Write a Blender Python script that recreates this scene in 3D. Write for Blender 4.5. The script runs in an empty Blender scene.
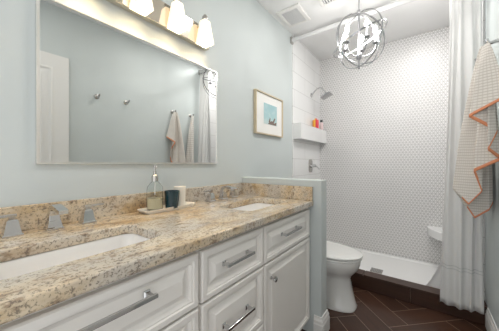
import bpy, bmesh, math, random
from mathutils import Vector, Matrix
random.seed(4)
S = bpy.context.scene
C = S.collection
PI = math.pi

# ------------------------------------------------------------------ camera, world, exposure
cd = bpy.data.cameras.new('camera'); cam = bpy.data.objects.new('camera', cd); C.objects.link(cam)
cam.location = (1.205, 0, 1.145)
cam.rotation_euler = (PI/2, 0, math.radians(36.9))
cd.sensor_width = 36; cd.lens = 232.5*36/499; cd.shift_y = -2/499; cd.clip_start = 0.02
S.camera = cam
w = bpy.data.worlds.new('rear_fill'); S.world = w; w.use_nodes = True
bgn = w.node_tree.nodes['Background']; bgn.inputs[0].default_value = (.97, .985, 1, 1); bgn.inputs[1].default_value = 1.22  # even white fill through the open rear, added to brighten the room
S.view_settings.view_transform = 'Standard'; S.view_settings.look = 'None'
S.view_settings.gamma = 1; S.view_settings.use_curve_mapping = False
S.view_settings.exposure = 0.17

def area(name, loc, size, power, col=(1, 1, 1), rot=(0, 0, 0)):
    d = bpy.data.lights.new(name, 'AREA'); d.shape = 'DISK'; d.size = size; d.energy = power; d.color = col
    o = bpy.data.objects.new(name, d); C.objects.link(o); o.location = loc; o.rotation_euler = rot
    return o
def point(name, loc, r, power, col):
    d = bpy.data.lights.new(name, 'POINT'); d.shadow_soft_size = r; d.energy = power; d.color = col
    o = bpy.data.objects.new(name, d); C.objects.link(o); o.location = loc
    return o
HC = 2.615                                   # ceiling height
FILL_DOWN = [(.95, .35), (.85, 1.50)]             # added downlights over the walkway, unseen, to brighten the room
for (x, y), pw in zip(FILL_DOWN, (3, 5)):
    area('fill_lamp', (x, y, HC-.012), .13, pw, (1, .96, .92))
SHOWER_FILL = (1.20, 2.46)                   # unseen downlight added to brighten the shower, above the curtain end
area('fill_lamp', (*SHOWER_FILL, HC-.012), .13, 9, (1, .98, .97))

# ------------------------------------------------------------------ materials
def mat(name, col, rough=.5, metal=0, spec=.5, emit=0, ecol=None, trans=0, alpha=1, coat=0):
    m = bpy.data.materials.new(name); m.use_nodes = True
    b = m.node_tree.nodes['Principled BSDF']
    b.inputs['Base Color'].default_value = (*col, 1); b.inputs['Roughness'].default_value = rough
    b.inputs['Metallic'].default_value = metal; b.inputs['Specular IOR Level'].default_value = spec
    b.inputs['Transmission Weight'].default_value = trans; b.inputs['Alpha'].default_value = alpha
    b.inputs['Coat Weight'].default_value = coat
    if emit:
        b.inputs['Emission Color'].default_value = (*(ecol or col), 1); b.inputs['Emission Strength'].default_value = emit
    return m
class NG:
    def __init__(s, m): s.t = m.node_tree; s.b = s.t.nodes['Principled BSDF']
    def n(s, typ, **kw):
        x = s.t.nodes.new(typ)
        for k, v in kw.items(): setattr(x, k, v)
        return x
    def l(s, a, b): s.t.links.new(a, b)
    def math(s, op, a, b=None, c=None):
        x = s.n('ShaderNodeMath', operation=op)
        for i, v in enumerate((a, b, c)):
            if v is None: continue
            if isinstance(v, (int, float)): x.inputs[i].default_value = v
            else: s.l(v, x.inputs[i])
        return x.outputs[0]
    def mix(s, f, a, b):
        x = s.n('ShaderNodeMix', data_type='RGBA')
        for i, v in ((0, f), (6, a), (7, b)):
            if isinstance(v, (int, float)): x.inputs[i].default_value = v
            elif isinstance(v, tuple): x.inputs[i].default_value = (*v, 1)
            else: s.l(v, x.inputs[i])
        return x.outputs[2]
    def pos(s): return s.n('ShaderNodeTexCoord').outputs['Object']
    def noise(s, scale, detail=3, rough=.5, vec=None):
        x = s.n('ShaderNodeTexNoise'); x.inputs['Scale'].default_value = scale
        x.inputs['Detail'].default_value = detail; x.inputs['Roughness'].default_value = rough
        s.l(vec if vec is not None else s.pos(), x.inputs['Vector']); return x.outputs['Fac']
    def ramp(s, fac, stops):
        x = s.n('ShaderNodeValToRGB'); e = x.color_ramp.elements
        while len(e) < len(stops): e.new(.5)
        for el, (p, c) in zip(e, stops): el.position = p; el.color = (*c, 1) if len(c) == 3 else c
        s.l(fac, x.inputs[0]); return x.outputs[0]
    def color(s, o): s.l(o, s.b.inputs['Base Color'])
    def bump(s, h, strength=.2, dist=.005):
        x = s.n('ShaderNodeBump'); x.inputs['Strength'].default_value = strength; x.inputs['Distance'].default_value = dist
        s.l(h, x.inputs['Height']); s.l(x.outputs[0], s.b.inputs['Normal'])

M = {}
PAINT = (.575, .618, .612)
def paint(name, col, rough=.55):
    m = mat(name, col, rough); g = NG(m)
    g.color(g.mix(g.noise(3, 2), tuple(c*.97 for c in col), tuple(min(1, c*1.03) for c in col)))
    g.bump(g.noise(220, 2), .06, .002); return m
M['paint'] = paint('pale_aqua_paint', PAINT)
M['ceiling'] = paint('ceiling_paint', (.80, .80, .795))
M['trim'] = mat('trim_white', (.80, .79, .765), .35)
M['cabinet'] = mat('cabinet_white', (.83, .80, .755), .34)
g = NG(M['cabinet']); g.color(g.mix(g.noise(6, 3), (.81, .78, .735), (.845, .82, .78)))
M['gap'] = mat('cabinet_inside', (.30, .26, .22), .7)
M['porcelain'] = mat('porcelain', (.80, .795, .77), .12, coat=.4)
M['basin'] = mat('basin_porcelain', (.86, .85, .83), .15, coat=.3)
M['chrome'] = mat('chrome', (.62, .62, .62), .10, 1)
M['ringmetal'] = mat('ring_chrome', (.46, .46, .47), .14, 1)
M['armmetal'] = mat('chandelier_metal', (.34, .34, .35), .3, 1)
M['nickel'] = mat('brushed_nickel', (.56, .54, .51), .25, 1)
M['plate'] = mat('polished_nickel_plate', (.80, .72, .60), .10, 1)
M['dark'] = mat('dark_gap', (.03, .03, .03), .6)
M['vent'] = mat('vent_plastic', (.72, .72, .72), .5)
M['ventgap'] = mat('vent_slots', (.26, .26, .26), .7)
M['mirror'] = mat('mirror_silver', (.80, .81, .80), .01, 1)
M['mframe'] = mat('mirror_frame_silver', (.86, .84, .80), .22, .85)
M['pframe'] = mat('picture_frame_champagne', (.62, .52, .37), .35, .4)
M['mat'] = mat('picture_mount', (.86, .85, .82), .6)
M['shade'] = mat('frosted_shade', (.9, .88, .82), .4, emit=.62, ecol=(1, .84, .60))
M['warmbulb'] = mat('vanity_bulb', (1, 1, 1), .4, emit=205, ecol=(1, .76, .46))
M['bulb'] = mat('candle_bulb', (1, 1, 1), .4, emit=6, ecol=(1, .97, .95), alpha=.3)
M['glass'] = mat('clear_glass', (.95, .97, .96), .02, trans=1); M['glass'].node_tree.nodes['Principled BSDF'].inputs['IOR'].default_value = 1.12
M['soap'] = mat('amber_soap', (.86, .78, .56), .1, trans=.35)
M['teal'] = mat('teal_glass', (.004, .036, .052), .05, coat=.5)
M['wax'] = mat('candle_wax', (.75, .70, .6), .5)
M['ceramic'] = mat('cream_ceramic', (.82, .78, .70), .35)
M['black'] = mat('black_plastic', (.02, .02, .022), .4)
M['pink'] = mat('pale_pink_plastic', (.80, .62, .62), .35)
M['liner'] = mat('liner_vinyl', (.86, .86, .85), .35)
M['pan'] = mat('white_acrylic', (.84, .84, .83), .2)
M['paper'] = mat('white_paper', (.85, .85, .85), .6)

# granite
m = M['granite'] = mat('golden_granite', (.7, .6, .45), .16, coat=.35); g = NG(m)
p = g.pos()
mp = g.n('ShaderNodeMapping'); mp.inputs['Rotation'].default_value = (0, 0, .45); mp.inputs['Scale'].default_value = (1.7, .75, 1.2); g.l(p, mp.inputs[0])
big = g.noise(7, 5, .62, mp.outputs[0]); mid = g.noise(26, 5, .68, mp.outputs[0]); fine = g.noise(120, 3, .7)
c1 = g.ramp(big, [(.28, (.37, .24, .125)), (.40, (.53, .39, .225)), (.52, (.68, .56, .395)), (.68, (.75, .67, .545))])
gr = g.noise(5, 4, .55, mp.outputs[0])
c2 = g.mix(g.ramp(gr, [(.44, (0, 0, 0)), (.62, (.75, .75, .75))]), c1, (.56, .53, .48))
c3 = g.mix(g.ramp(mid, [(.37, (.8, .8, .8)), (.465, (0, 0, 0))]), c2, (.25, .17, .11))
c4 = g.mix(g.ramp(fine, [(.38, (.75, .75, .75)), (.475, (0, 0, 0))]), c3, (.13, .10, .08))
dk = g.noise(15, 6, .75, mp.outputs[0])
g.color(g.mix(g.ramp(dk, [(.61, (0, 0, 0)), (.68, (.85, .85, .85))]), c4, (.13, .11, .10)))

# herringbone floor plank
m = M['plank'] = mat('brown_wood_look_tile', (.07, .035, .022), .30, spec=.35); g = NG(m)
a = g.n('ShaderNodeVertexColor'); a.layer_name = 'tone'
uv = g.n('ShaderNodeUVMap'); uv.uv_map = 'grain'
mp = g.n('ShaderNodeMapping'); mp.inputs['Scale'].default_value = (3, 40, 1); g.l(uv.outputs[0], mp.inputs[0])
gr = g.noise(1, 4, .6, mp.outputs[0])
base = g.mix(gr, (.026, .010, .006), (.085, .038, .022))
mu = g.n('ShaderNodeMix', data_type='RGBA', blend_type='MULTIPLY'); mu.inputs[0].default_value = 1
g.l(base, mu.inputs[6]); g.l(a.outputs[0], mu.inputs[7]); g.color(mu.outputs[2])
g.bump(gr, .1, .002)
M['grout'] = mat('floor_grout', (.36, .26, .20), .8)
m = M['curb'] = mat('brown_curb_tile', (.08, .04, .025), .30); g = NG(m)
mp = g.n('ShaderNodeMapping'); mp.inputs['Scale'].default_value = (3, 40, 40); g.l(g.pos(), mp.inputs[0])
g.color(g.mix(g.noise(1, 4, .6, mp.outputs[0]), (.026, .010, .006), (.075, .034, .020)))

# shower mosaic: grey triangular lattice lines with hexagon dots on white
def lattice(m, ax, ay, period, white, grey, width):
    g = NG(m); sp = g.n('ShaderNodeSeparateXYZ'); g.l(g.pos(), sp.inputs[0])
    X, Z = sp.outputs[ax], sp.outputs[ay]
    acc = None
    for k in range(3):
        an = PI/2 + k*PI/3
        q = g.math('ADD', g.math('MULTIPLY', X, math.cos(an)/period), g.math('MULTIPLY', Z, math.sin(an)/period))
        fr = g.math('ABSOLUTE', g.math('SUBTRACT', g.math('FRACT', q), .5))
        ln = g.math('GREATER_THAN', fr, .5-width/2)
        acc = ln if acc is None else g.math('MAXIMUM', acc, ln)
    g.color(g.mix(acc, white, grey))
M['mosaic'] = mat('mosaic_tile', (.8, .8, .8), .4); lattice(M['mosaic'], 0, 2,   .029, (.84, .83, .82), (.55, .54, .53), .22)
def tilemat(name, ax, ay, bw, bh):
    m = mat(name, (.8, .8, .8), .18); g = NG(m)
    sp = g.n('ShaderNodeSeparateXYZ'); g.l(g.pos(), sp.inputs[0])
    cb = g.n('ShaderNodeCombineXYZ'); g.l(sp.outputs[ax], cb.inputs[0]); g.l(sp.outputs[ay], cb.inputs[1])
    br = g.n('ShaderNodeTexBrick'); g.l(cb.outputs[0], br.inputs['Vector'])
    br.inputs['Color1'].default_value = (.82, .82, .81, 1); br.inputs['Color2'].default_value = (.80, .80, .795, 1)
    br.inputs['Mortar'].default_value = (.60, .60, .59, 1); br.inputs['Scale'].default_value = 1
    br.inputs['Mortar Size'].default_value = .003; br.inputs['Brick Width'].default_value = bw; br.inputs['Row Height'].default_value = bh
    g.color(br.outputs['Color']); return m
M['walltile'] = tilemat('white_wall_tile', 1, 2, .61, .20)

# fabrics
def translucent(m, col, f):
    nt = m.node_tree; b = nt.nodes['Principled BSDF']; t = nt.nodes.new('ShaderNodeBsdfTranslucent'); t.inputs[0].default_value = (*col, 1)
    x = nt.nodes.new('ShaderNodeMixShader'); x.inputs[0].default_value = f
    nt.links.new(b.outputs[0], x.inputs[1]); nt.links.new(t.outputs[0], x.inputs[2]); nt.links.new(x.outputs[0], nt.nodes['Material Output'].inputs[0])
translucent(M['liner'], (.9, .9, .9), .4)
m = M['curtain'] = mat('white_curtain', (.9, .9, .89), .85, spec=.1); g = NG(m); translucent(m, (.94, .94, .93), .3)
uv = g.n('ShaderNodeUVMap'); uv.uv_map = 'cloth'; sp = g.n('ShaderNodeSeparateXYZ'); g.l(uv.outputs[0], sp.inputs[0])
acc = None
for zz in (.365, .387):
    b = g.math('LESS_THAN', g.math('ABSOLUTE', g.math('SUBTRACT', sp.outputs[1], zz)), .0028)
    acc = b if acc is None else g.math('MAXIMUM', acc, b)
g.color(g.mix(acc, (.90, .90, .89), (.62, .65, .64)))
def towelmat(name, c1, c2, rows):
    m = mat(name, c1, .95, spec=.05); g = NG(m)
    uv = g.n('ShaderNodeUVMap'); uv.uv_map = 'cloth'; sp = g.n('ShaderNodeSeparateXYZ'); g.l(uv.outputs[0], sp.inputs[0])
    fu = g.math('FRACT', g.math('MULTIPLY', sp.outputs[0], rows)); fv = g.math('FRACT', g.math('MULTIPLY', sp.outputs[1], rows))
    ln = g.math('MAXIMUM', g.math('LESS_THAN', fv, .34), g.math('MULTIPLY', g.math('LESS_THAN', fu, .3), .55))
    g.color(g.mix(ln, c1, c2)); g.bump(ln, .5, .003); return m
M['towel'] = towelmat('waffle_towel', (.82, .775, .72), (.64, .585, .53), 60)
M['towel2'] = towelmat('striped_towel', (.82, .79, .75), (.66, .62, .58), 34)
M['orange'] = mat('orange_hem', (.80, .33, .18), .9, spec=.05)

# picture print: pale teal ground, sandy wave and dark forms low down
m = M['print'] = mat('beach_print', (.4, .6, .62), .5); g = NG(m)
sp = g.n('ShaderNodeSeparateXYZ'); g.l(g.pos(), sp.inputs[0])
sky = g.ramp(g.math('MULTIPLY_ADD', sp.outputs[2], 4.8, .5), [(0, (.62, .72, .70)), (.3, (.42, .62, .64)), (1, (.36, .57, .61))])
g.color(g.mix(g.ramp(g.noise(22, 3), [(.45, (0, 0, 0)), (.7, (.3, .3, .3))]), sky, (.75, .80, .78)))
M['printdark'] = mat('print_brown', (.22, .17, .14), .6); M['printpale'] = mat('print_pale', (.80, .78, .74), .6)
# bottle label in bands
m = M['label'] = mat('striped_label', (.8, .3, .1), .3); g = NG(m)
sp = g.n('ShaderNodeSeparateXYZ'); g.l(g.pos(), sp.inputs[0])
x = g.ramp(g.math('MULTIPLY_ADD', sp.outputs[0], 13, .5), [(0, (.75, .30, .05)), (.3, (.90, .52, .06)), (.52, (.85, .25, .05)), (.62, (.72, .05, .08)), (1, (.66, .04, .12))])
x.node.color_ramp.interpolation = 'CONSTANT'; g.color(x)

# ------------------------------------------------------------------ mesh helpers
def B(): return bmesh.new()
def obj(name, bm, m, parent=None, smooth=None, bevel=0, seg=2, loc=None):
    bmesh.ops.recalc_face_normals(bm, faces=bm.faces)
    me = bpy.data.meshes.new(name); bm.to_mesh(me); bm.free()
    for k in (m if isinstance(m, (list, tuple)) else [m]): me.materials.append(M[k])
    o = bpy.data.objects.new(name, me); C.objects.link(o)
    if parent:
        o.parent = parent
        o.matrix_parent_inverse = Matrix.Identity(4)
        if loc is None: 
            off = world_loc(parent)
            me.transform(Matrix.Translation(-off))
    if loc is not None: o.location = loc
    if smooth is not None:
        for p_ in me.polygons: p_.use_smooth = True
        me.set_sharp_from_angle(angle=math.radians(smooth))
    if bevel:
        b = o.modifiers.new('bevel', 'BEVEL'); b.width = bevel; b.segments = seg; b.limit_method = 'ANGLE'; b.angle_limit = math.radians(35)
    return o
def world_loc(o):
    v = Vector((0, 0, 0))
    while o: v += o.location; o = o.parent
    return v
def recentre(o, at):
    """put the origin of a top-level single-mesh object at 'at'"""
    o.data.transform(Matrix.Translation(-Vector(at))); o.location = at; return o
def empty(name, loc, label=None, cat=None, group=None):
    o = bpy.data.objects.new(name, None); C.objects.link(o); o.location = loc; o.empty_display_size = .05
    return tag(o, label, cat, group)
def tag(o, label=None, cat=None, group=None):
    if label: o['label'] = label
    if cat: o['category'] = cat
    if group: o['group'] = group
    return o
def struct(o): o['kind'] = 'structure'; return o
def box(bm, x0, x1, y0, y1, z0, z1, mi=0):
    v = [bm.verts.new((x, y, z)) for x in (x0, x1) for y in (y0, y1) for z in (z0, z1)]
    for q in ((0, 1, 3, 2), (4, 6, 7, 5), (0, 4, 5, 1), (2, 3, 7, 6), (0, 2, 6, 4), (1, 5, 7, 3)):
        bm.faces.new([v[i] for i in q]).material_index = mi
    return bm
def loft(bm, rings, cap0=True, cap1=True, closed=True, mi=0):
    R = [[bm.verts.new(p) for p in r] for r in rings]; n = len(R[0])
    for a, b in zip(R, R[1:]):
        for i in range(n if closed else n-1):
            j = (i+1) % n
            bm.faces.new((a[i], a[j], b[j], b[i])).material_index = mi
    if cap0: bm.faces.new(R[0][::-1]).material_index = mi
    if cap1: bm.faces.new(R[-1]).material_index = mi
    return R
def basis(d):
    d = Vector(d).normalized(); u = d.orthogonal().normalized()
    if abs(d.z) < .9: u = d.cross(Vector((0, 0, 1))).normalized()
    return u, d.cross(u).normalized()
def tube(bm, pts, r, n=10, closed=False, caps=True):
    pts = [Vector(p) for p in pts]; rings = []; m_ = len(pts); pu = None
    for i, p in enumerate(pts):
        a = pts[(i-1) % m_] if (closed or i) else p; b = pts[(i+1) % m_] if (closed or i < m_-1) else p
        d = (b-a).normalized()
        if pu is None: u, v = basis(d)
        else: u = (pu-d*pu.dot(d)).normalized(); v = d.cross(u)
        pu = u; rr = r[i] if isinstance(r, (list, tuple)) else r
        rings.append([p+rr*(math.cos(t)*u+math.sin(t)*v) for t in [2*PI*k/n for k in range(n)]])
    if closed: rings.append(rings[0]); caps = False
    loft(bm, rings, caps, caps)
    if closed: bmesh.ops.remove_doubles(bm, verts=bm.verts, dist=1e-6)
    return bm
def lathe(bm, cx, cy, prof, n=24, mi=0):
    rings = [[(cx+r*math.cos(2*PI*k/n), cy+r*math.sin(2*PI*k/n), z) for k in range(n)] for r, z in prof]
    loft(bm, rings, mi=mi); return bm
def rot_all(bm, mtx): bmesh.ops.transform(bm, matrix=mtx, verts=bm.verts)
def sq(cx, cy, hx, hy, z, rc=0, k=4):
    """rounded rectangle ring"""
    out = []
    rc = min(rc, hx, hy)
    for sx, sy, a0 in ((1, 1, 0), (-1, 1, PI/2), (-1, -1, PI), (1, -1, 1.5*PI)):
        for i in range(k+1):
            a = a0+i*PI/2/k
            out.append((cx+sx*(hx-rc)+rc*math.cos(a), cy+sy*(hy-rc)+rc*math.sin(a), z))
    return out
def panel(bm, y0, y1, z0, z1, prof, back):
    """front facing +x; prof = [(inset, x), ...]"""
    rings = []
    for ins, x in [(0, back)]+prof:
        rings.append([(x, y0+ins, z0+ins), (x, y1-ins, z0+ins), (x, y1-ins, z1-ins), (x, y0+ins, z1-ins)])
    loft(bm, rings); return bm
def grid(bm, nu, nv, fn, uvname='cloth', uvf=None, mf=None):
    L = bm.loops.layers.uv.verify() if not bm.loops.layers.uv else bm.loops.layers.uv[0]
    V = [[bm.verts.new(fn(i/nu, j/nv)) for j in range(nv+1)] for i in range(nu+1)]
    for i in range(nu):
        for j in range(nv):
            f = bm.faces.new((V[i][j], V[i+1][j], V[i+1][j+1], V[i][j+1])); f.smooth = True
            for lp, (a, b) in zip(f.loops, ((i, j), (i+1, j), (i+1, j+1), (i, j+1))):
                lp[L].uv = uvf(a/nu, b/nv) if uvf else (a/nu, b/nv)
            if mf: f.material_index = mf((i+.5)/nu, (j+.5)/nv)
    return bm

# ------------------------------------------------------------------ room shell
W, YB, Y0 = 1.565, 3.265, -.95       # right wall, back wall, rear end left open to let fill light in
YS, YC0, YC1 = 2.41, 2.31, 2.415     # shower tile start, curb front/back
bm = B(); L = bm.loops.layers.uv.new('grain'); CL = bm.loops.layers.float_color.new('tone')
PW, n_ = .152, 3
def plank(u0, u1, v0, v1, along_u):
    gp = .0022; rnd = random.uniform(.72, 1.3); ou = random.random()*7
    cs = [(u0+gp, v0+gp), (u1-gp, v0+gp), (u1-gp, v1-gp), (u0+gp, v1-gp)]
    k = math.sqrt(.5); pts = []
    for a, b in cs:
        x = 1.115+(a*k-b*k); y = 1.992+(a*k+b*k)
        pts.append((x, y, 0))
    if max(p[0] for p in pts) < -.05 or min(p[0] for p in pts) > W or max(p[1] for p in pts) < Y0 or min(p[1] for p in pts) > YC1: return
    f = bm.faces.new([bm.verts.new(p) for p in pts])
    for lp, (a, b) in zip(f.loops, cs):
        lp[L].uv = (a+ou, b) if along_u else (b+ou, a); lp[CL] = (rnd, rnd, rnd, 1)
for r in range(-30, 20):
    for q in range(-8, 8):
        c0 = r+2*n_*q
        plank(c0*PW, (c0+n_)*PW, r*PW, (r+1)*PW, True)
        c_ = r
        plank(c_*PW, (c_+1)*PW, (c_+1+2*n_*q)*PW, (c_+1+n_+2*n_*q)*PW, False)
for co, no in (((0, 0, 0), (-1, 0, 0)), ((W, 0, 0), (1, 0, 0)), ((0, Y0, 0), (0, -1, 0)), ((0, YC1, 0), (0, 1, 0))):
    bmesh.ops.bisect_plane(bm, geom=bm.verts[:]+bm.edges[:]+bm.faces[:], plane_co=co, plane_no=no, clear_outer=True)
box(bm, 0, W, Y0, YB, -.08, -.0015, 1)
struct(obj('floor', bm, ['plank', 'grout']))
struct(obj('ceiling', box(B(), -.1, W+.1, Y0, YB+.1, HC, HC+.1), 'ceiling'))
struct(obj('wall_left', box(B(), -.1, 0, Y0, YS, -.08, HC), 'paint'))
struct(obj('wall_left_shower', box(B(), -.1, .012, YS, YB, -.08, HC), 'walltile'))
struct(obj('wall_back', box(B(), -.1, W+.1, YB, YB+.1, -.08, HC), 'mosaic'))
struct(obj('wall_right', box(B(), W, W+.1, -.1, YS, -.08, HC), 'paint'))  # stops early at the rear to admit more fill light
struct(obj('wall_right_shower', box(B(), W-.012, W+.1, YS, YB, -.08, HC), 'walltile'))
PY0, PY1, PX, PZ = 1.504, 1.608, .666, 1.033
struct(obj('wall_half_height', box(B(), 0, PX, PY0, PY1, 0, PZ), 'paint', bevel=.004))
def bb_profile(t=.016, h=.135): return [(0, 0), (t, 0), (t, h*.62), (t*.8, h*.68), (t*.8, h*.8), (t*.45, h*.9), (t*.35, h), (0, h)]
def bboard(name, pts):
    """pts: list of ((x,y), (nx,ny)) with outward mitre offsets"""
    bm = B(); loft(bm, [[(x+nx*a, y+ny*a, z) for a, z in bb_profile()] for (x, y), (nx, ny) in pts])
    return struct(obj(name, bm, 'trim'))
bboard('baseboard_half_wall', [((.618, PY0), (0, -1)), ((PX, PY0), (1, -1)), ((PX, PY1), (1, 1)), ((0, PY1), (0, 1))])
bboard('baseboard_right', [((W, .80), (-1, 0)), ((W, YC0), (-1, 0))])
bboard('baseboard_left', [((0, PY1+.016), (1, 0)), ((0, YC0), (1, 0))])
# door leaf standing open against the right wall (seen in the mirror)
bm = B()
dy0, dy1, dx = -.08, .735, 1.512
box(bm, dx+.008, W-.008, dy0, dy1, .012, 2.14)
d = struct(obj('door_1', bm, 'trim'))
for (a, b, c_, e) in ((dy0+.12, (dy0+dy1)/2-.05, 1.08, 2.02), ((dy0+dy1)/2+.05, dy1-.12, 1.08, 2.02), (dy0+.12, (dy0+dy1)/2-.05, .22, .92), ((dy0+dy1)/2+.05, dy1-.12, .22, .92)):
    bm = B(); panel(bm, a, b, c_, e, [(0, .004), (.012, .008), (.03, .0015), (.05, .0015), (.075, .006)], -.004)
    for v in bm.verts: v.co.x = dx+.008-v.co.x
    obj('door_panel', bm, 'trim', d)

# shower base: curb, pan, ledge, corner seat
t = empty('shower_curb', (W/2, YC0, 0), 'dark brown tiled curb across the front of the shower', 'curb')
CZ = .136
for a, b in ((.002, .42), (.424, 1.112), (1.116, W-.002)):
    obj('front_tile', box(B(), a, b, YC0, YC0+.012, .001, CZ-.013), 'curb', t, bevel=.0015)
obj('curb_core', box(B(), .002, W-.002, YC0+.012, YC1-.002, .001, CZ-.013), 'grout', t)
for a, b in ((.002, .76), (.764, W-.002)):
    obj('top_tile', box(B(), a, b, YC0-.004, YC1, CZ-.013, CZ), 'curb', t, bevel=.002)
bm = B()
y0_, y1_ = YC1+.003, YB-.003
loft(bm, [[(.015, y0_, .001), (W-.015, y0_, .001), (W-.015, y1_, .001), (.015, y1_, .001)],
          [(.015, y0_, .045), (W-.015, y0_, .045), (W-.015, y1_, .045), (.015, y1_, .045)],
          [(.05, y0_+.03, .045), (W-.05, y0_+.03, .045), (W-.05, y1_-.03, .045), (.05, y1_-.03, .045)],
          [(.07, y0_+.05, .030), (W-.07, y0_+.05, .030), (W-.07, y1_-.05, .030), (.07, y1_-.05, .030)]])
tag(obj('shower_pan', bm, 'pan'), 'white shower floor pan behind the brown curb', 'shower pan')
t = empty('shower_drain', (.81, 2.72, .0305), 'small square grey drain grate in the white shower floor', 'drain')
obj('drain_frame', box(B(), .755, .865, 2.67, 2.775, .0302, .035), 'nickel', t, bevel=.002)
bm = B()
for k in range(6): box(bm, .767+k*.015, .775+k*.015, 2.68, 2.765, .035, .0368)
obj('grate', bm, 'ventgap', t)
bm = B(); box(bm, .013, .108, YS+.01, YB-.001, 1.425, 1.602)
tag(obj('shower_ledge', bm, 'walltile', bevel=.003), 'long white tiled shelf box along the left shower wall under the shower head', 'shelf')
bm = B(); rings = []
for r, z in ((.02, .13), (.06, .17), (.12, .23), (.2, .30), (.285, .355), (.31, .36), (.32, .37), (.32, .445), (.312, .452)):
    rings.append([(W-.013, YB-.002, z)]+[(W-.013-r*math.sin(a), YB-.002-r*math.cos(a), z) for a in [PI/2*k/14 for k in range(15)]])
loft(bm, rings)
tag(obj('corner_seat', bm, 'pan', smooth=40), 'white corner seat low in the far right corner of the shower beside the curtain', 'shower seat')

# ------------------------------------------------------------------ vanity
VY0, VY1 = -.03, 1.500
FX = .599
van = empty('vanity_cabinet', (.3, .73, 0), 'long off white double vanity cabinet with raised panel drawers and doors under the granite', 'vanity')
bm = B()
ca, cb, ce, cf = .003, FX-.02, VY0+.003, VY1-.003
def rect(i, z): return [(ca+i, ce+i, z), (cb-i, ce+i, z), (cb-i, cf-i, z), (ca+i, cf-i, z)]
loft(bm, [rect(0, .10), rect(0, .858), rect(.018, .858), rect(.018, .118)])
box(bm, ca, FX-.085, ce, cf, .001, .0999)
obj('carcass', bm, 'cabinet', van)
def front(name, y0, y1, z0, z1, wide=False):
    bm = B(); x = FX
    pr = [(.0, x-.005), (.004, x), (.020, x), (.0225, x-.005), (.028, x-.005), (.034, x-.013), (.041, x-.016), (.044, x-.016), (.066, x-.002), (.070, x-.002)]
    panel(bm, y0, y1, z0, z1, pr, FX-.0195)
    return obj(name, bm, 'cabinet', van, smooth=25)
def bar_pull(parent, y, z, L_=.165):
    bm = B(); x = FX+.030
    box(bm, x-.005, x+.005, y-L_/2, y+L_/2, z-.0055, z+.0055)
    h = obj('handle', bm, 'chrome', parent, bevel=.0012)
    for s in (-1, 1):
        bm = B(); yy = y+s*(L_/2-.014)
        loft(bm, [sq(0, 0, a, a, zz) for a, zz in ((.009, 0), (.009, .004), (.0055, .006), (.0055, .027))])
        rot_all(bm, Matrix.Translation((FX-.001, yy, z)) @ Matrix.Rotation(PI/2, 4, 'Y'))
        obj('post', bm, 'chrome', h)
def knob(parent, y, z):
    bm = B()
    lathe(bm, 0, 0, [(.008, 0), (.008, .003), (.005, .006), (.005, .014), (.011, .018), (.0145, .024), (.013, .031), (.006, .034)], 18)
    rot_all(bm, Matrix.Translation((FX, y, z)) @ Matrix.Rotation(PI/2, 4, 'Y'))
    obj('knob', bm, 'chrome', parent, smooth=40)
A0, A1, B0, B1, C0, C1 = .0, .524, .539, .920, .930, 1.473
ZT0, ZT1 = .665, .843
f_ = front('drawer', A0, A1, ZT0, ZT1); bar_pull(f_, .228, .790, .25)
f_ = front('door', A0, A0+.257, .115, ZT0-.008); knob(f_, A0+.215, .58)
f_ = front('door', A0+.265, A1, .115, ZT0-.008); knob(f_, A0+.305, .58)
f_ = front('drawer', B0, B1, ZT0, ZT1); bar_pull(f_, (B0+B1)/2-.012, .768, .17)
f_ = front('drawer', B0, B1, .395, ZT0-.008); bar_pull(f_, (B0+B1)/2-.012, .532, .17)
f_ = front('drawer', B0, B1, .115, .387); bar_pull(f_, (B0+B1)/2-.012, .25, .17)
f_ = front('drawer', C0, C1, ZT0, ZT1); bar_pull(f_, 1.180, .770, .20)
f_ = front('door', C0, C1, .115, ZT0-.008); knob(f_, .984, .580)

# countertop with two sink cut-outs
TOP, TH, CX = .897, .036, .615
SK = [(.262, .362), (1.175, .362)]        # (y centre, x centre)
SHX, SHY, SRC = .122, .208, .045
t = empty('countertop', (.3, .73, TOP-TH), 'golden brown speckled granite countertop with two sink openings', 'countertop')
bm = B()
k = 6
def slab_level(z, inset):
    outer = [(inset if False else .002, VY0+.0), (CX-inset, VY0), (CX-inset, VY1-.001), (.002, VY1-.001)]
    return outer
# top & bottom faces built by filling an outline with holes
def filled(z):
    es = []
    def ringe(pts):
        vs = [bm.verts.new((x, y, z)) for x, y in pts]
        for a, b in zip(vs, vs[1:]+vs[:1]): es.append(bm.edges.new((a, b)))
        return vs
    o_ = ringe(slab_level(z, 0)); hs = [ringe([(p_[0], p_[1]) for p_ in sq(xc, yc, SHX, SHY, z, SRC, k)]) for yc, xc in SK]
    bmesh.ops.triangle_fill(bm, edges=es, use_beauty=True)
    return [o_]+hs
ra, rb = filled(TOP), filled(TOP-TH)
for a, b in zip(ra, rb):
    for i in range(len(a)):
        j = (i+1) % len(a); bm.faces.new((a[i], a[j], b[j], b[i]))
obj('slab', bm, 'granite', t, bevel=.006, seg=3)
obj('backsplash', box(B(), .002, .021, VY0, VY1-.001, TOP, .989), 'granite', t, bevel=.002)
obj('side_splash', box(B(), .0212, CX-.004, VY1-.021, VY1-.001, TOP, .989), 'granite', t, bevel=.002)
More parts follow.
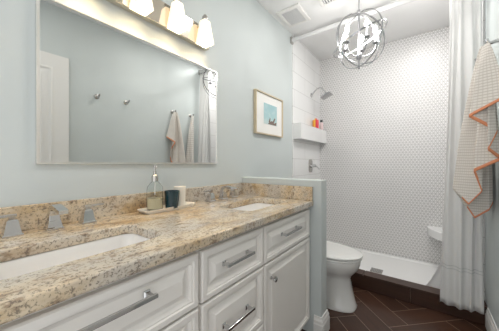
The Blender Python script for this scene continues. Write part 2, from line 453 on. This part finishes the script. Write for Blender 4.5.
for i, (yc, xc) in enumerate(SK):
    t = empty('sink', (xc, yc, TOP-.17), ('white undermount sink nearest the camera in the granite counter', 'white undermount sink at the far end of the counter beside the half wall')[i], 'sink', 'undermount sinks in the vanity')
    bm = B(); z0 = TOP-TH-.001
    rings = [sq(xc, yc, SHX+.02, SHY+.02, z0-.012, SRC+.01, 6), sq(xc, yc, SHX+.02, SHY+.02, z0, SRC+.01, 6), sq(xc, yc, SHX+.004, SHY+.004, z0, SRC, 6),
             sq(xc, yc, SHX-.004, SHY-.004, z0-.03, SRC, 6), sq(xc, yc, SHX-.012, SHY-.014, z0-.09, SRC, 6), sq(xc, yc, SHX-.032, SHY-.04, z0-.122, SRC+.01, 6), sq(xc, yc, SHX-.075, SHY-.11, z0-.134, SRC, 6), sq(xc, yc, .02, .02, z0-.138, .02, 6)]
    outer = [sq(xc, yc, .03, .03, z0-.15, .03, 6), sq(xc, yc, SHX-.05, SHY-.08, z0-.148, SRC, 6), sq(xc, yc, SHX, SHY-.01, z0-.11, SRC, 6)]
    loft(bm, outer+rings)
    obj('basin', bm, 'basin', t, smooth=45)
    bm = B(); lathe(bm, xc, yc, [(.019, z0-.1385), (.024, z0-.136), (.022, z0-.1345), (.008, z0-.1355), (.007, z0-.132), (.001, z0-.131)], 20)
    obj('drain', bm, 'chrome', t, smooth=40)

# widespread faucets: square flared bases, lever handles, low arched spout
def faucet(yc, label, xh=.075):
    t = empty('faucet', (xh, yc, TOP), label, 'faucet', 'chrome faucets behind the sinks')
    def base(bm, x, y, s=1.0, top=.052):
        loft(bm, [sq(x, y, h*s, h*s, TOP+z) for h, z in ((.026, .0003), (.026, .006), (.022, .010), (.0175, .034), (.0145, top), (.011, top+.004))])
    bm = B(); base(bm, xh+.004, yc, 1.0, .030)
    # spout: rectangular section sweeping up and forward over the basin
    path = [(xh+.004, .020, .0185, .0185), (xh+.002, .055, .0155, .0155), (xh+.012, .080, .0145, .0125), (xh+.035, .087, .014, .009), (xh+.075, .084, .014, .008), (xh+.125, .077, .014, .0075)]
    rings = []
    for i, (x, z, hw, ht) in enumerate(path):
        a = path[max(0, i-1)]; b = path[min(len(path)-1, i+1)]
        d_ = Vector((b[0]-a[0], 0, b[1]-a[1])).normalized(); nrm = Vector((-d_.z, 0, d_.x))
        c_ = Vector((x, yc, TOP+z))
        rings.append([c_+nrm*ht+Vector((0, hw, 0)), c_+nrm*ht-Vector((0, hw, 0)), c_-nrm*ht-Vector((0, hw, 0)), c_-nrm*ht+Vector((0, hw, 0))])
    loft(bm, rings)
    obj('spout', bm, 'chrome', t, bevel=.0015)
    for s in (-1, 1):
        bm = B(); y = yc+s*.112; base(bm, xh, y)
        h = obj('handle', bm, 'chrome', t, bevel=.001)
        bm = B(); loft(bm, [sq(xh, y, .0085, .0085, TOP+z) for z in (.056, .066)])
        z = TOP+.070
        rr = []
        for dd, hw, ht in ((-.012, .008, .005), (.01, .009, .005), (.05, .007, .0035), (.062, .006, .003)):
            yy = y+s*dd; rr.append([(xh-hw, yy, z-ht), (xh+hw, yy, z-ht), (xh+hw, yy, z+ht), (xh-hw, yy, z+ht)])
        loft(bm, rr)
        obj('lever', bm, 'chrome', h, bevel=.001)
faucet(.260, 'chrome faucet with two lever handles behind the near sink')
faucet(1.178, 'chrome faucet with two lever handles behind the far sink by the half wall', .088)

# tray with soap bottle, teal tumbler and ribbed cup
tray_c = (.100, .742)
t = empty('vanity_tray', (*tray_c, TOP), 'long low whitewashed tray on the counter holding a soap bottle and cups', 'tray')
bm = B(); loft(bm, [sq(*tray_c, hx, hy, TOP+z, .012) for hx, hy, z in ((.040, .138, .0005), (.047, .152, .016), (.0475, .153, .019), (.044, .149, .019), (.038, .138, .009))])
obj('tray_body', bm, 'ceramic', t, smooth=50)
TZ = TOP+.0095
bx, by = .092, .668
t = empty('soap_dispenser', (bx, by, TZ), 'clear glass soap bottle with a metal pump on the tray', 'soap dispenser')
bm = B(); lathe(bm, bx, by, [(.034, TZ), (.039, TZ+0.0040), (.040, TZ+0.0372), (.040, TZ+0.0992), (.037, TZ+0.1190), (.026, TZ+0.1352), (.015, TZ+0.1463), (.015, TZ+0.1612), (.012, TZ+0.1612), (.012, TZ+0.1463), (.024, TZ+0.1327), (.0345, TZ+0.1178), (.0378, TZ+0.0992), (.0378, TZ+0.0060), (.030, TZ+0.0050)], 28)
obj('bottle', bm, 'glass', t, smooth=40)
bm = B(); lathe(bm, bx, by, [(.030, TZ+0.0062), (.0372, TZ+0.0080), (.0372, TZ+0.0595), (.036, TZ+0.0608)], 24)
obj('soap', bm, 'soap', t, smooth=40)
bm = B(); lathe(bm, bx, by, [(.0165, TZ+0.1463), (.0165, TZ+0.1736), (.012, TZ+0.1786), (.008, TZ+0.1810), (.008, TZ+0.1984), (.0045, TZ+0.1996), (.0045, TZ+0.2182), (.009, TZ+0.2195), (.009, TZ+0.2306), (.004, TZ+0.2331)], 18)
pump = obj('pump', bm, 'nickel', t, smooth=40)
bm = B(); tube(bm, [(bx, by, TZ+0.2257), (bx+.02, by-.008, TZ+0.2269), (bx+.036, by-.015, TZ+0.2232), (bx+.040, by-.016, TZ+0.2158)], [.005, .0045, .004, .0035], 8)
obj('nozzle', bm, 'nickel', pump, smooth=40)
bm = B(); tube(bm, [(bx, by, TZ+0.1463), (bx, by, TZ+0.0769)], .0025, 6); obj('dip_tube', bm, 'paper', pump)
t = empty('tumbler', (.114, .755, TZ), 'dark teal glass tumbler on the tray between the soap bottle and white cup', 'tumbler')
bm = B(); lathe(bm, .114, .755, [(.032, TZ), (.035, TZ+.003), (.040, TZ+.091), (.0385, TZ+.091), (.033, TZ+.012), (.02, TZ+.010)], 26)
obj('cup', bm, 'teal', t, smooth=40)
bm = B(); lathe(bm, .114, .755, [(.029, TZ+.011), (.0325, TZ+.055), (.004, TZ+.056)], 20); obj('wax', bm, 'wax', t, smooth=40)
bm = B(); n = 48; cxx, cyy = .080, .830
rings = []
for r, z in ((.026, 0), (.029, .003), (.032, .104), (.0305, .107), (.0285, .104), (.026, .010), (.02, .008)):
    rings.append([(cxx+(r+.0010*(kk % 2))*math.cos(2*PI*kk/n), cyy+(r+.0010*(kk % 2))*math.sin(2*PI*kk/n), TZ+z) for kk in range(n)])
loft(bm, rings)
tag(recentre(obj('ribbed_cup', bm, 'ceramic', smooth=20), (cxx, cyy, TZ)), 'cream ribbed cup at the far end of the tray', 'cup')

# ------------------------------------------------------------------ mirror
my0, my1, mz0, mz1 = .222, 1.193, 1.143, 1.800
t = empty('wall_mirror', (0, .707, mz0), 'large rectangular wall mirror with thin silver frame above the vanity', 'mirror')
obj('mirror_glass', box(B(), .002, .014, my0+.004, my1-.004, mz0+.004, mz1-.004), 'mirror', t)
bm = B()
for q in ((my0, my1, mz0, mz0+.009), (my0, my1, mz1-.004, mz1), (my0, my0+.010, mz0+.009, mz1-.004), (my1-.004, my1, mz0+.009, mz1-.004)):
    box(bm, .001, .017, *q)
obj('mirror_frame', bm, 'mframe', t)

# ------------------------------------------------------------------ vanity light
SY = [.391, .599, .807, 1.015]
t = empty('vanity_light', (0, .68, 1.92), 'bath light bar with tapered frosted glass shades above the mirror', 'wall light')
obj('back_plate', box(B(), .001, .040,   .30, 1.098, 1.916, 2.05), 'plate', t, bevel=.003)
for y in SY:
    bm = B()
    tube(bm, [(.04, y, 2.03), (.062, y, 2.037), (.082, y, 2.052), (.088, y, 2.070)], .007, 8)
    h = obj('lamp_arm', bm, 'plate', t, smooth=40)
    bm = B(); lathe(bm, .088, y, [(.010, 2.090), (.017, 2.080), (.022, 2.057), (.020, 2.051)], 16); obj('lamp_cap', bm, 'nickel', h, smooth=40)
    bm = B()
    loft(bm, [sq(.088, y, hh, hh, z, .006, 3) for hh, z in ((.018, 2.052), (.0245, 2.050), (.043, 1.908), (.041, 1.906), (.039, 1.908), (.022, 2.045), (.018, 2.046))], False, False)
    obj('lamp_shade', bm, 'shade', t, smooth=30)
    bm = B(); lathe(bm, .088, y, [(.010, 2.05), (.012, 2.03), (.020, 2.0), (.021, 1.98), (.016, 1.962), (.004, 1.955)], 16)
    obj('bulb', bm, 'warmbulb', h, smooth=60)

# ------------------------------------------------------------------ chandelier
cx, cy, cz, R = .785, 2.03, 2.140, .215
t = empty('chandelier', (cx, cy, HC), 'chrome globe chandelier of crossing rings with five candle bulbs hanging from the ceiling', 'chandelier')
bm = B(); lathe(bm, cx, cy, [(.06, HC-.001), (.06, HC-.008), (.045, HC-.022), (.012, HC-.03)], 24); obj('canopy', bm, 'chrome', t, smooth=40)
bm = B(); lathe(bm, cx, cy, [(.005, HC-.03), (.005, cz+R+.03), (.010, cz+R+.028), (.012, cz+R+.01), (.012, cz+R-.012), (.007, cz+R-.02), (.007, cz-.02), (.010, cz-.03), (.010, cz-.1), (.018, cz-.112), (.024, cz-.135), (.016, cz-.155), (.006, cz-.165), (.006, cz-R-.006), (.010, cz-R-.01), (.004, cz-R-.02)], 16)
obj('stem', bm, 'armmetal', t, smooth=40)
def ring(mtx, r=R):
    bm = B(); n = 64; hw, ht = .0055, .0025
    rings = []
    for k in range(n):
        a = 2*PI*k/n; e = Vector((math.cos(a), math.sin(a), 0)); z = Vector((0, 0, 1))
        rings.append([e*(r+ht)+z*hw, e*(r-ht)+z*hw, e*(r-ht)-z*hw, e*(r+ht)-z*hw])
    rings.append(rings[0]); loft(bm, rings, False, False); bmesh.ops.remove_doubles(bm, verts=bm.verts, dist=1e-6)
    rot_all(bm, Matrix.Translation((cx, cy, cz)) @ mtx)
    obj('ring', bm, 'ringmetal', t, smooth=40)
Rz, Rx = (lambda a: Matrix.Rotation(math.radians(a), 4, 'Z')), (lambda a: Matrix.Rotation(math.radians(a), 4, 'X'))
ring(Rz(-33) @ Rx(90)); ring(Rz(57) @ Rx(90), R-.006)
ring(Rz(11.7) @ Matrix.Rotation(math.radians(-24), 4, 'Y') @ Rx(8), R-.003); ring(Rz(11.7) @ Matrix.Rotation(math.radians(38), 4, 'Y') @ Rx(-30), R-.009)
for k in range(5):
    a = 2*PI*k/5+.35; ex = Vector((math.cos(a), math.sin(a), 0)); c0 = Vector((cx, cy, cz))
    bm = B(); tube(bm, [c0+ex*.015+Vector((0, 0, -.13)), c0+ex*.05+Vector((0, 0, -.135)), c0+ex*.095+Vector((0, 0, -.115)), c0+ex*.118+Vector((0, 0, -.08)), c0+ex*.12+Vector((0, 0, -.045))], .0042, 8)
    arm = obj('arm', bm, 'armmetal', t, smooth=40)
    q = c0+ex*.12
    bm = B(); lathe(bm, q.x, q.y, [(.005, q.z-.05), (.020, q.z-.042), (.022, q.z-.036), (.010, q.z-.034)], 16); obj('candle_cup', bm, 'armmetal', arm, smooth=40)
    bm = B(); lathe(bm, q.x, q.y, [(.0085, q.z-.034), (.0085, q.z+.030), (.007, q.z+.032)], 14); obj('candle_sleeve', bm, 'armmetal', arm, smooth=40)
    bm = B(); lathe(bm, q.x, q.y, [(.007, q.z+.032), (.012, q.z+.042), (.0165, q.z+.056), (.015, q.z+.072), (.008, q.z+.090), (.002, q.z+.102)], 16); obj('bulb', bm, 'bulb', arm, smooth=60)
    point('candle_lamp', (q.x, q.y, q.z+.062), .010, 2.6, (1, .97, .94))
# trims of the added fill downlights, all out of frame
for i, (x, y) in enumerate(FILL_DOWN+[SHOWER_FILL]):
    bm = B(); lathe(bm, x, y, [(.085, HC-.0005), (.085, HC-.004), (.07, HC-.006), (.068, HC-.0008)], 28)
    tag(obj('added_downlight', bm, 'ceiling'), ('unseen round white recessed light nearest the open rear, added for fill', 'unseen round white recessed light in front of the vanity, added for fill', 'unseen round white recessed light added in the shower ceiling for fill')[i], 'ceiling light', 'added recessed fill lights')

# ------------------------------------------------------------------ ceiling vents
t = empty('exhaust_vent', (.165, 2.115, HC), 'square white exhaust fan cover on the ceiling near the left wall', 'ceiling vent')
x0, x1, y0, y1 = .05, .285, 1.965, 2.262
bm = B()
def frame(bm, x0, x1, y0, y1, wd, z0, z1, sl=.004):
    loft(bm, [[(x0, y0, z1), (x1, y0, z1), (x1, y1, z1), (x0, y1, z1)], [(x0, y0, z0+sl), (x1, y0, z0+sl), (x1, y1, z0+sl), (x0, y1, z0+sl)],
              [(x0+sl*2, y0+sl*2, z0), (x1-sl*2, y0+sl*2, z0), (x1-sl*2, y1-sl*2, z0), (x0+sl*2, y1-sl*2, z0)],
              [(x0+wd, y0+wd, z0), (x1-wd, y0+wd, z0), (x1-wd, y1-wd, z0), (x0+wd, y1-wd, z0)], [(x0+wd, y0+wd, z1-.001), (x1-wd, y0+wd, z1-.001), (x1-wd, y1-wd, z1-.001), (x0+wd, y1-wd, z1-.001)]])
frame(bm, x0, x1, y0, y1, .035, HC-.016, HC-.0005)
obj('cover', bm, 'trim', t)
bm = B()
for k in range(13):
    y = y0+.045+k*(y1-y0-.09)/12; box(bm, x0+.036, x1-.036, y-.005, y+.005, HC-.013, HC-.004)
obj('grille', bm, 'vent', t)
obj('backing', box(B(), x0+.036, x1-.036, y0+.036, y1-.036, HC-.0035, HC-.0016), 'ventgap', t)
t = empty('air_register', (.56, 2.03, HC), 'small white ceiling air register beside the chandelier', 'ceiling vent')
x0, x1, y0, y1 = .442, .70, 1.86, 2.155
bm = B(); frame(bm, x0, x1, y0, y1, .03, HC-.012, HC-.0005); obj('register_frame', bm, 'trim', t)
bm = B()
for k in range(9):
    x = x0+.042+k*(x1-x0-.084)/8; box(bm, x-.004, x+.004, y0+.031, y1-.031, HC-.011, HC-.004)
obj('louver', bm, 'vent', t)
obj('backing', box(B(), x0+.031, x1-.031, y0+.031, y1-.031, HC-.0035, HC-.0016), 'ventgap', t)

# ------------------------------------------------------------------ framed picture
py0, py1, pz0, pz1 = 1.662, 2.150, 1.414, 1.802
t = empty('framed_picture', (0, 1.906, pz0), 'small framed print with white mount and pale teal beach image on the left wall', 'picture')
bm = B()
for q in ((py0, py1, pz0, pz0+.012), (py0, py1, pz1-.012, pz1), (py0, py0+.012, pz0+.012, pz1-.012), (py1-.012, py1, pz0+.012, pz1-.012)): box(bm, .001, .030, *q)
obj('picture_frame', bm, 'pframe', t, bevel=.001)
obj('mount', box(B(), .004, .018, py0+.012, py1-.012, pz0+.012, pz1-.012), 'mat', t)
ac = (.0185, 1.920, 1.614)
pr_ = obj('print', box(B(), -.0003, .0006, -.118, .118, -.097, .097), 'print', t, loc=Vector(ac)-Vector((0, 1.906, pz0)))
bm = B()
def poly(bm, pts, x): bm.faces.new([bm.verts.new((x, a, b)) for a, b in pts])
poly(bm, [(-.05, -.094), (.10, -.094), (.112, -.06), (.06, -.075), (.02, -.055), (-.03, -.078)], .0012)
poly(bm, [(-.04, -.075), (-.015, -.03), (-.005, -.035), (-.01, -.075)], .0014)
poly(bm, [(.02, -.075), (.075, -.02), (.088, -.03), (.055, -.078)], .0014)
for v in bm.verts: v.co += Vector((.0185, 1.920, 1.614))
r_ = bmesh.ops.extrude_face_region(bm, geom=bm.faces[:]); 
for v in [e for e in r_['geom'] if isinstance(e, bmesh.types.BMVert)]: v.co.x += .0003
obj('print_shapes', bm, 'printdark', t)

# ------------------------------------------------------------------ shower fittings
sy, sz = 2.945, 2.045
t = empty('showerhead', (.012, sy, sz), 'chrome shower head on a curved arm high on the left shower wall', 'shower head')
bm = B(); lathe(bm, 0, 0, [(.030, 0), (.030, .006), (.020, .012), (.012, .014)], 20); rot_all(bm, Matrix.Translation((.0125, sy, sz)) @ Matrix.Rotation(PI/2, 4, 'Y'))
obj('flange', bm, 'chrome', t, smooth=40)
bm = B(); tube(bm, [(.02, sy, sz), (.05, sy, sz+.035), (.09, sy, sz+.068), (.125, sy, sz+.078), (.165, sy, sz+.062), (.195, sy, sz+.02), (.205, sy, sz-.005)], .0105, 10)
obj('arm', bm, 'chrome', t, smooth=40)
bm = B(); loft(bm, [sq(0, 0, h, h, z, .006, 3) for h, z in ((.018, .03), (.022, .012), (.06, .004), (.065, -.002), (.065, -.013), (.06, -.016))])
rot_all(bm, Matrix.Translation((.212, sy, sz-.035)) @ Matrix.Rotation(math.radians(-22), 4, 'Y'))
obj('spray_head', bm, 'ringmetal', t, smooth=30)
vy, vz = 2.915, 1.115
t = empty('shower_valve', (.012, vy, vz), 'chrome shower valve with lever handle on the white tile below the ledge', 'shower valve')
bm = B(); loft(bm, [[(x_, a, b) for a, b, _ in sq(0, 0, hy, hz, 0, rc, 5)] for x_, hy, hz, rc in ((0, .058, .085, .035), (.006, .058, .085, .035), (.010, .050, .077, .03))])
rot_all(bm, Matrix.Translation((.0125, vy, vz))); obj('valve_plate', bm, 'nickel', t, smooth=30)
bm = B(); lathe(bm, 0, 0, [(.026, 0), (.024, .03), (.019, .034), (.019, .06), (.014, .064)], 20); rot_all(bm, Matrix.Translation((.022, vy, vz)) @ Matrix.Rotation(PI/2, 4, 'Y'))
h = obj('valve_handle', bm, 'chrome', t, smooth=40)
bm = B(); tube(bm, [(.072, vy, vz), (.095, vy+.004, vz-.006), (.125, vy+.006, vz-.035), (.130, vy+.006, vz-.05)], [.009, .008, .007, .006], 8); obj('lever', bm, 'chrome', h, smooth=40)
LZ = 1.6025
t = empty('shampoo_bottle', (.062, 2.975, LZ), 'orange yellow and red striped bottle on the tiled shower ledge', 'bottle')
bm = B(); loft(bm, [sq(0, 0, hx, hy, z, .012, 4) for hx, hy, z in ((.036, .022, 0), (.038, .024, .004), (.038, .024, .106), (.034, .020, .116), (.015, .014, .120))])
obj('bottle_body', bm, 'label', t, smooth=40, loc=(0, 0, 0))
bm = B(); lathe(bm, 0, 0, [(.015, .120), (.015, .134), (.012, .136)], 16); obj('cap', bm, 'label', t, smooth=40, loc=(0, 0, 0))
t = empty('lotion_bottle', (.070, 3.165, LZ), 'pale pink and white bottle with black cap at the end of the shower ledge', 'bottle')
bm = B(); lathe(bm, 0, 0, [(.022, 0), (.025, .004), (.025, .095), (.018, .108), (.012, .112)], 18); obj('bottle_body', bm, 'pink', t, smooth=40, loc=(0, 0, 0))
bm = B(); lathe(bm, 0, 0, [(.018, .110), (.018, .138), (.015, .141)], 16); obj('cap', bm, 'black', t, smooth=40, loc=(0, 0, 0))

# ------------------------------------------------------------------ curtain rod, curtain, liner
RY, RZ = 2.385, 2.530
t = empty('curtain_rod', (W/2, RY, RZ), 'straight silver shower curtain rod just below the ceiling', 'curtain rod')
bm = B(); tube(bm, [(.018, RY, RZ), (W-.018, RY, RZ)], .023, 16); obj('rod', bm, 'vent', t, smooth=40)
for a, b in ((.0005, .022), (W-.022, W-.0005)):
    obj('bracket', box(B(), a, b, RY-.027, RY+.024, RZ-.036, RZ+.036), 'nickel', t, bevel=.003)
def curt(name, label, m, xl_top, xl_bot, xr, yt, yb, zt, zb, folds, amp, flare=0, ph=0):
    H = zt-zb
    def fn(u, v):
        z = zt-v*H; xl = xl_top+(xl_bot-xl_top)*v**1.3 - flare*max(0, v-.8)**2/.04*(1-u)**2
        uu = u+.018*math.sin(9*u+2)+.01*math.sin(23*u)
        x = xl+(xr-xl)*uu+ .006*math.sin(5*v+8*u)
        k = amp*(.55+.45*v)*(.75+.25*math.sin(17*u+1))
        y = yt+(yb-yt)*v+k*math.sin(2*PI*folds*u+ph+.5*math.sin(2.2*v+3*u))+.01*math.sin(6*u+2*v)
        return (min(x, W-.016), y, z + (.012*math.sin(14*u) if v > .99 else 0)*0)
    bm = B(); bm.loops.layers.uv.new('cloth')
    grid(bm, folds*18, 60, fn, uvf=lambda u, v: (u, zt-v*H))
    o = obj(name, bm, m); s = o.modifiers.new('thick', 'SOLIDIFY'); s.thickness = .0016
    return tag(o, label, 'shower curtain')
curt('shower_curtain', 'white fabric shower curtain with thin grey stripes near the hem gathered at the right', 'curtain', 1.36, 1.302, 1.542, RY-.004, 2.262, RZ-.030, .098, 4, .018)
curt('curtain_liner', 'plain white shower liner hanging inside the curb behind the fabric curtain', 'liner', 1.40, 1.335, 1.54, RY+.03, 2.462, RZ-.030, .060, 4, .010, flare=.15)
t_ = 10
ringo = None
for k in range(t_):
    bm = B(); n = 20; x = 1.372+k*.017
    tube(bm, [(x+.003*math.sin(a), RY+.029*math.cos(a), RZ-.006+.029*math.sin(a)) for a in [2*PI*i/n for i in range(n)]], .0022, 6, closed=True)
    if k == 0:
        ringo = tag(recentre(obj('curtain_ring', bm, 'chrome', smooth=50), (x, RY, RZ)), 'chrome curtain ring on the rod above the gathered curtain', 'curtain ring', 'curtain rings on the rod')
    else:
        bm.free(); o = ringo.copy(); o.location = (x, RY, RZ); C.objects.link(o)

# ------------------------------------------------------------------ toilet
ty = 1.962
t = empty('toilet', (.415, ty, 0), 'white toilet with closed lid between the half wall and the shower', 'toilet')
def egg(x0, x1, hw, z, n=36, sq_=2.25):
    """elongated outline, rounder at the front (x1)"""
    x1 += .02; out = []; xm = x0+(x1-x0)*.45
    for k in range(n):
        a = 2*PI*k/n; ca, sa = math.cos(a), math.sin(a)
        ex = abs(ca)**(2/sq_)*(1 if ca > 0 else -1); ey = abs(sa)**(2/sq_)*(1 if sa > 0 else -1)
        out.append(((xm+(x1-xm)*ex) if ca > 0 else (xm+(xm-x0)*ex), ty+hw*ey, z))
    return out
bm = B()
loft(bm, [egg(.20, .758, .128, .001, sq_=3), egg(.20, .762, .130, .012, sq_=3), egg(.205, .754, .122, .03, sq_=2.8), egg(.21, .732, .108, .13, sq_=2.6), egg(.21, .715, .106, .23, sq_=2.4),
          egg(.205, .728, .118, .258), egg(.20, .752, .150, .285), egg(.19, .775, .176, .318), egg(.185, .788, .187, .352), egg(.185, .792, .189, .385), egg(.19, .788, .186, .392)])
obj('bowl', bm, 'porcelain', t, smooth=60)
bm = B(); loft(bm, [egg(.235, .795, .186, .3925), egg(.23, .802, .192, .397), egg(.23, .802, .192, .406), egg(.235, .797, .188, .410)]); obj('seat', bm, 'porcelain', t, smooth=50)
bm = B(); loft(bm, [egg(.228, .798, .188, .4135), egg(.223, .805, .194, .418), egg(.223, .805, .194, .428), egg(.24, .79, .182, .437), egg(.29, .74, .14, .442), egg(.40, .62, .06, .444)]); obj('lid', bm, 'porcelain', t, smooth=50)
bm = B(); loft(bm, [sq(.115, ty, hx, hy, z, .025, 5) for hx, hy, z in ((.085, .17, .36), (.092, .19, .40), (.094, .205, .56), (.095, .21, .735))])
tk = obj('tank', bm, 'porcelain', t, smooth=40)
bm = B(); loft(bm, [sq(.115, ty, hx, hy, z, .025, 5) for hx, hy, z in ((.099, .215, .736), (.102, .219, .742), (.102, .219, .765), (.094, .21, .775))]); obj('tank_lid', bm, 'porcelain', t, smooth=40)
bm = B(); tube(bm, [(.209, ty-.15, .69), (.228, ty-.15, .69), (.232, ty-.13, .688), (.232, ty-.08, .682)], [.010, .008, .006, .005], 8); obj('flush_lever', bm, 'chrome', tk, smooth=40)
for s in (-1, 1):
    bm = B(); tube(bm, [(.238, ty+s*.07-.02, .418), (.238, ty+s*.07+.02, .418)], .011, 10)
    obj('hinge', bm, 'porcelain', t, smooth=40)

# ------------------------------------------------------------------ hooks and towels
hook0 = None
HY = [.985, 1.285, 1.90, 2.205]
HL = ['chrome robe hook on the right wall nearest the open door, empty, seen in the mirror', 'second empty chrome robe hook from the open door, seen in the mirror', 'chrome robe hook holding the orange edged towel', 'chrome robe hook beside the shower curtain holding the second towel']
for y, lb in zip(HY, HL):
    if hook0 is None:
        hook0 = empty('robe_hook', (W, y, 1.845), lb, 'hook', 'robe hooks on the right wall')
        bm = B(); lathe(bm, 0, 0, [(.026, .0005), (.026, .006), (.019, .011), (.009, .013)], 20); rot_all(bm, Matrix.Rotation(-PI/2, 4, 'Y')); obj('hook_base', bm, 'nickel', hook0, smooth=40, loc=(0, 0, 0))
        bm = B(); tube(bm, [(-.01, 0, 0), (-.035, 0, -.004), (-.058, 0, -.008), (-.070, 0, .004), (-.074, 0, .018)], [.011, .010, .010, .011, .012], 10); obj('hook_arm', bm, 'chrome', hook0, smooth=40, loc=(0, 0, 0))
    else:
        r = hook0.copy(); C.objects.link(r); r.location = (W, y, 1.845); r['label'] = lb
        for ch in list(hook0.children):
            c_ = ch.copy(); C.objects.link(c_); c_.parent = r
def lerp(pts, s):
    """pts: [(s, value tuple)] piecewise linear with smoothing"""
    for (a, p0), (b, p1) in zip(pts, pts[1:]):
        if s <= b:
            k = (s-a)/(b-a); return Vector(p0).lerp(Vector(p1), k)
    return Vector(pts[-1][1])
def drape(name, label, m, hang, hem, border_from, nu=160, nv=70, orange=True, gather=.028, wob=.006):
    """cloth gathered at the hook point; hem is the world polyline of its lower edge"""
    hp = Vector(hang); cm = sum((Vector(p_) for _, p_ in hem), Vector())/len(hem)
    def fn(u, v):
        e = lerp(hem, u)
        d_ = e-hp; dh = Vector((d_.x, d_.y, 0))
        top = hp+dh*gather/.2+Vector((0, 0, .004*math.sin(u*40)))
        sp = v**.72                          # spread grows fast near the hook, then hangs straight
        p = Vector((top.x+(e.x-top.x)*sp, top.y+(e.y-top.y)*sp, top.z+(e.z-top.z)*v))
        nn = Vector((-.8, -.6, 0))
        p += nn*wob*math.sin(u*34+v*3)*math.sin(PI*min(1, v*1.2))
        p.x = min(p.x, W-.012)
        return p
    def uvf(u, v):
        e = lerp(hem, u); return (u*1.3, v*(hp.z-e.z))
    def mf(u, v):
        e = lerp(hem, u); return 1 if orange and border_from(u) and (1-v)*(hp.z-e.z) < .017 else 0
    bm = B(); bm.loops.layers.uv.new('cloth')
    grid(bm, nu, nv, fn, uvf=uvf, mf=mf)
    o = obj(name, bm, [m, 'orange'])
    s = o.modifiers.new('thick', 'SOLIDIFY'); s.thickness = .006; s.offset = 0
    return tag(o, label, 'towel', 'bath towels on the wall hooks')
drape('bath_towel', 'cream waffle bath towel with bright orange hem hanging nearest the camera', 'towel', (1.495, 1.90, 1.832),
      [(0, (1.545, 2.06, .90)), (.07, (1.523, 2.03, .854)), (.15, (1.459, 2.02, .80)), (.23, (1.417, 2.01, .876)), (.34, (1.352, 1.985, .985)),
       (.44, (1.424, 1.95, .890)), (.53, (1.480, 1.93, .976)), (.62, (1.442, 1.90, 1.095)), (.71, (1.548, 1.87, 1.164)),
       (.77, (1.487, 1.815, 1.219)), (.83, (1.529, 1.85, 1.32)), (.92, (1.413, 1.84, 1.414)), (1.0, (1.548, 1.80, 1.492))], lambda u: u < .22 or u > .40)
drape('bath_towel', 'second cream bath towel hanging on the hook behind, next to the shower curtain', 'towel2', (1.495, 2.205, 1.832),
      [(0, (1.545, 2.215, .86)), (.16, (1.49, 2.21, .84)), (.30, (1.51, 2.18, .85)), (.45, (1.455, 2.18, .83)), (.6, (1.50, 2.14, .84)), (.78, (1.45, 2.09, .88)), (1, (1.545, 2.07, .90))], lambda u: u < .5)
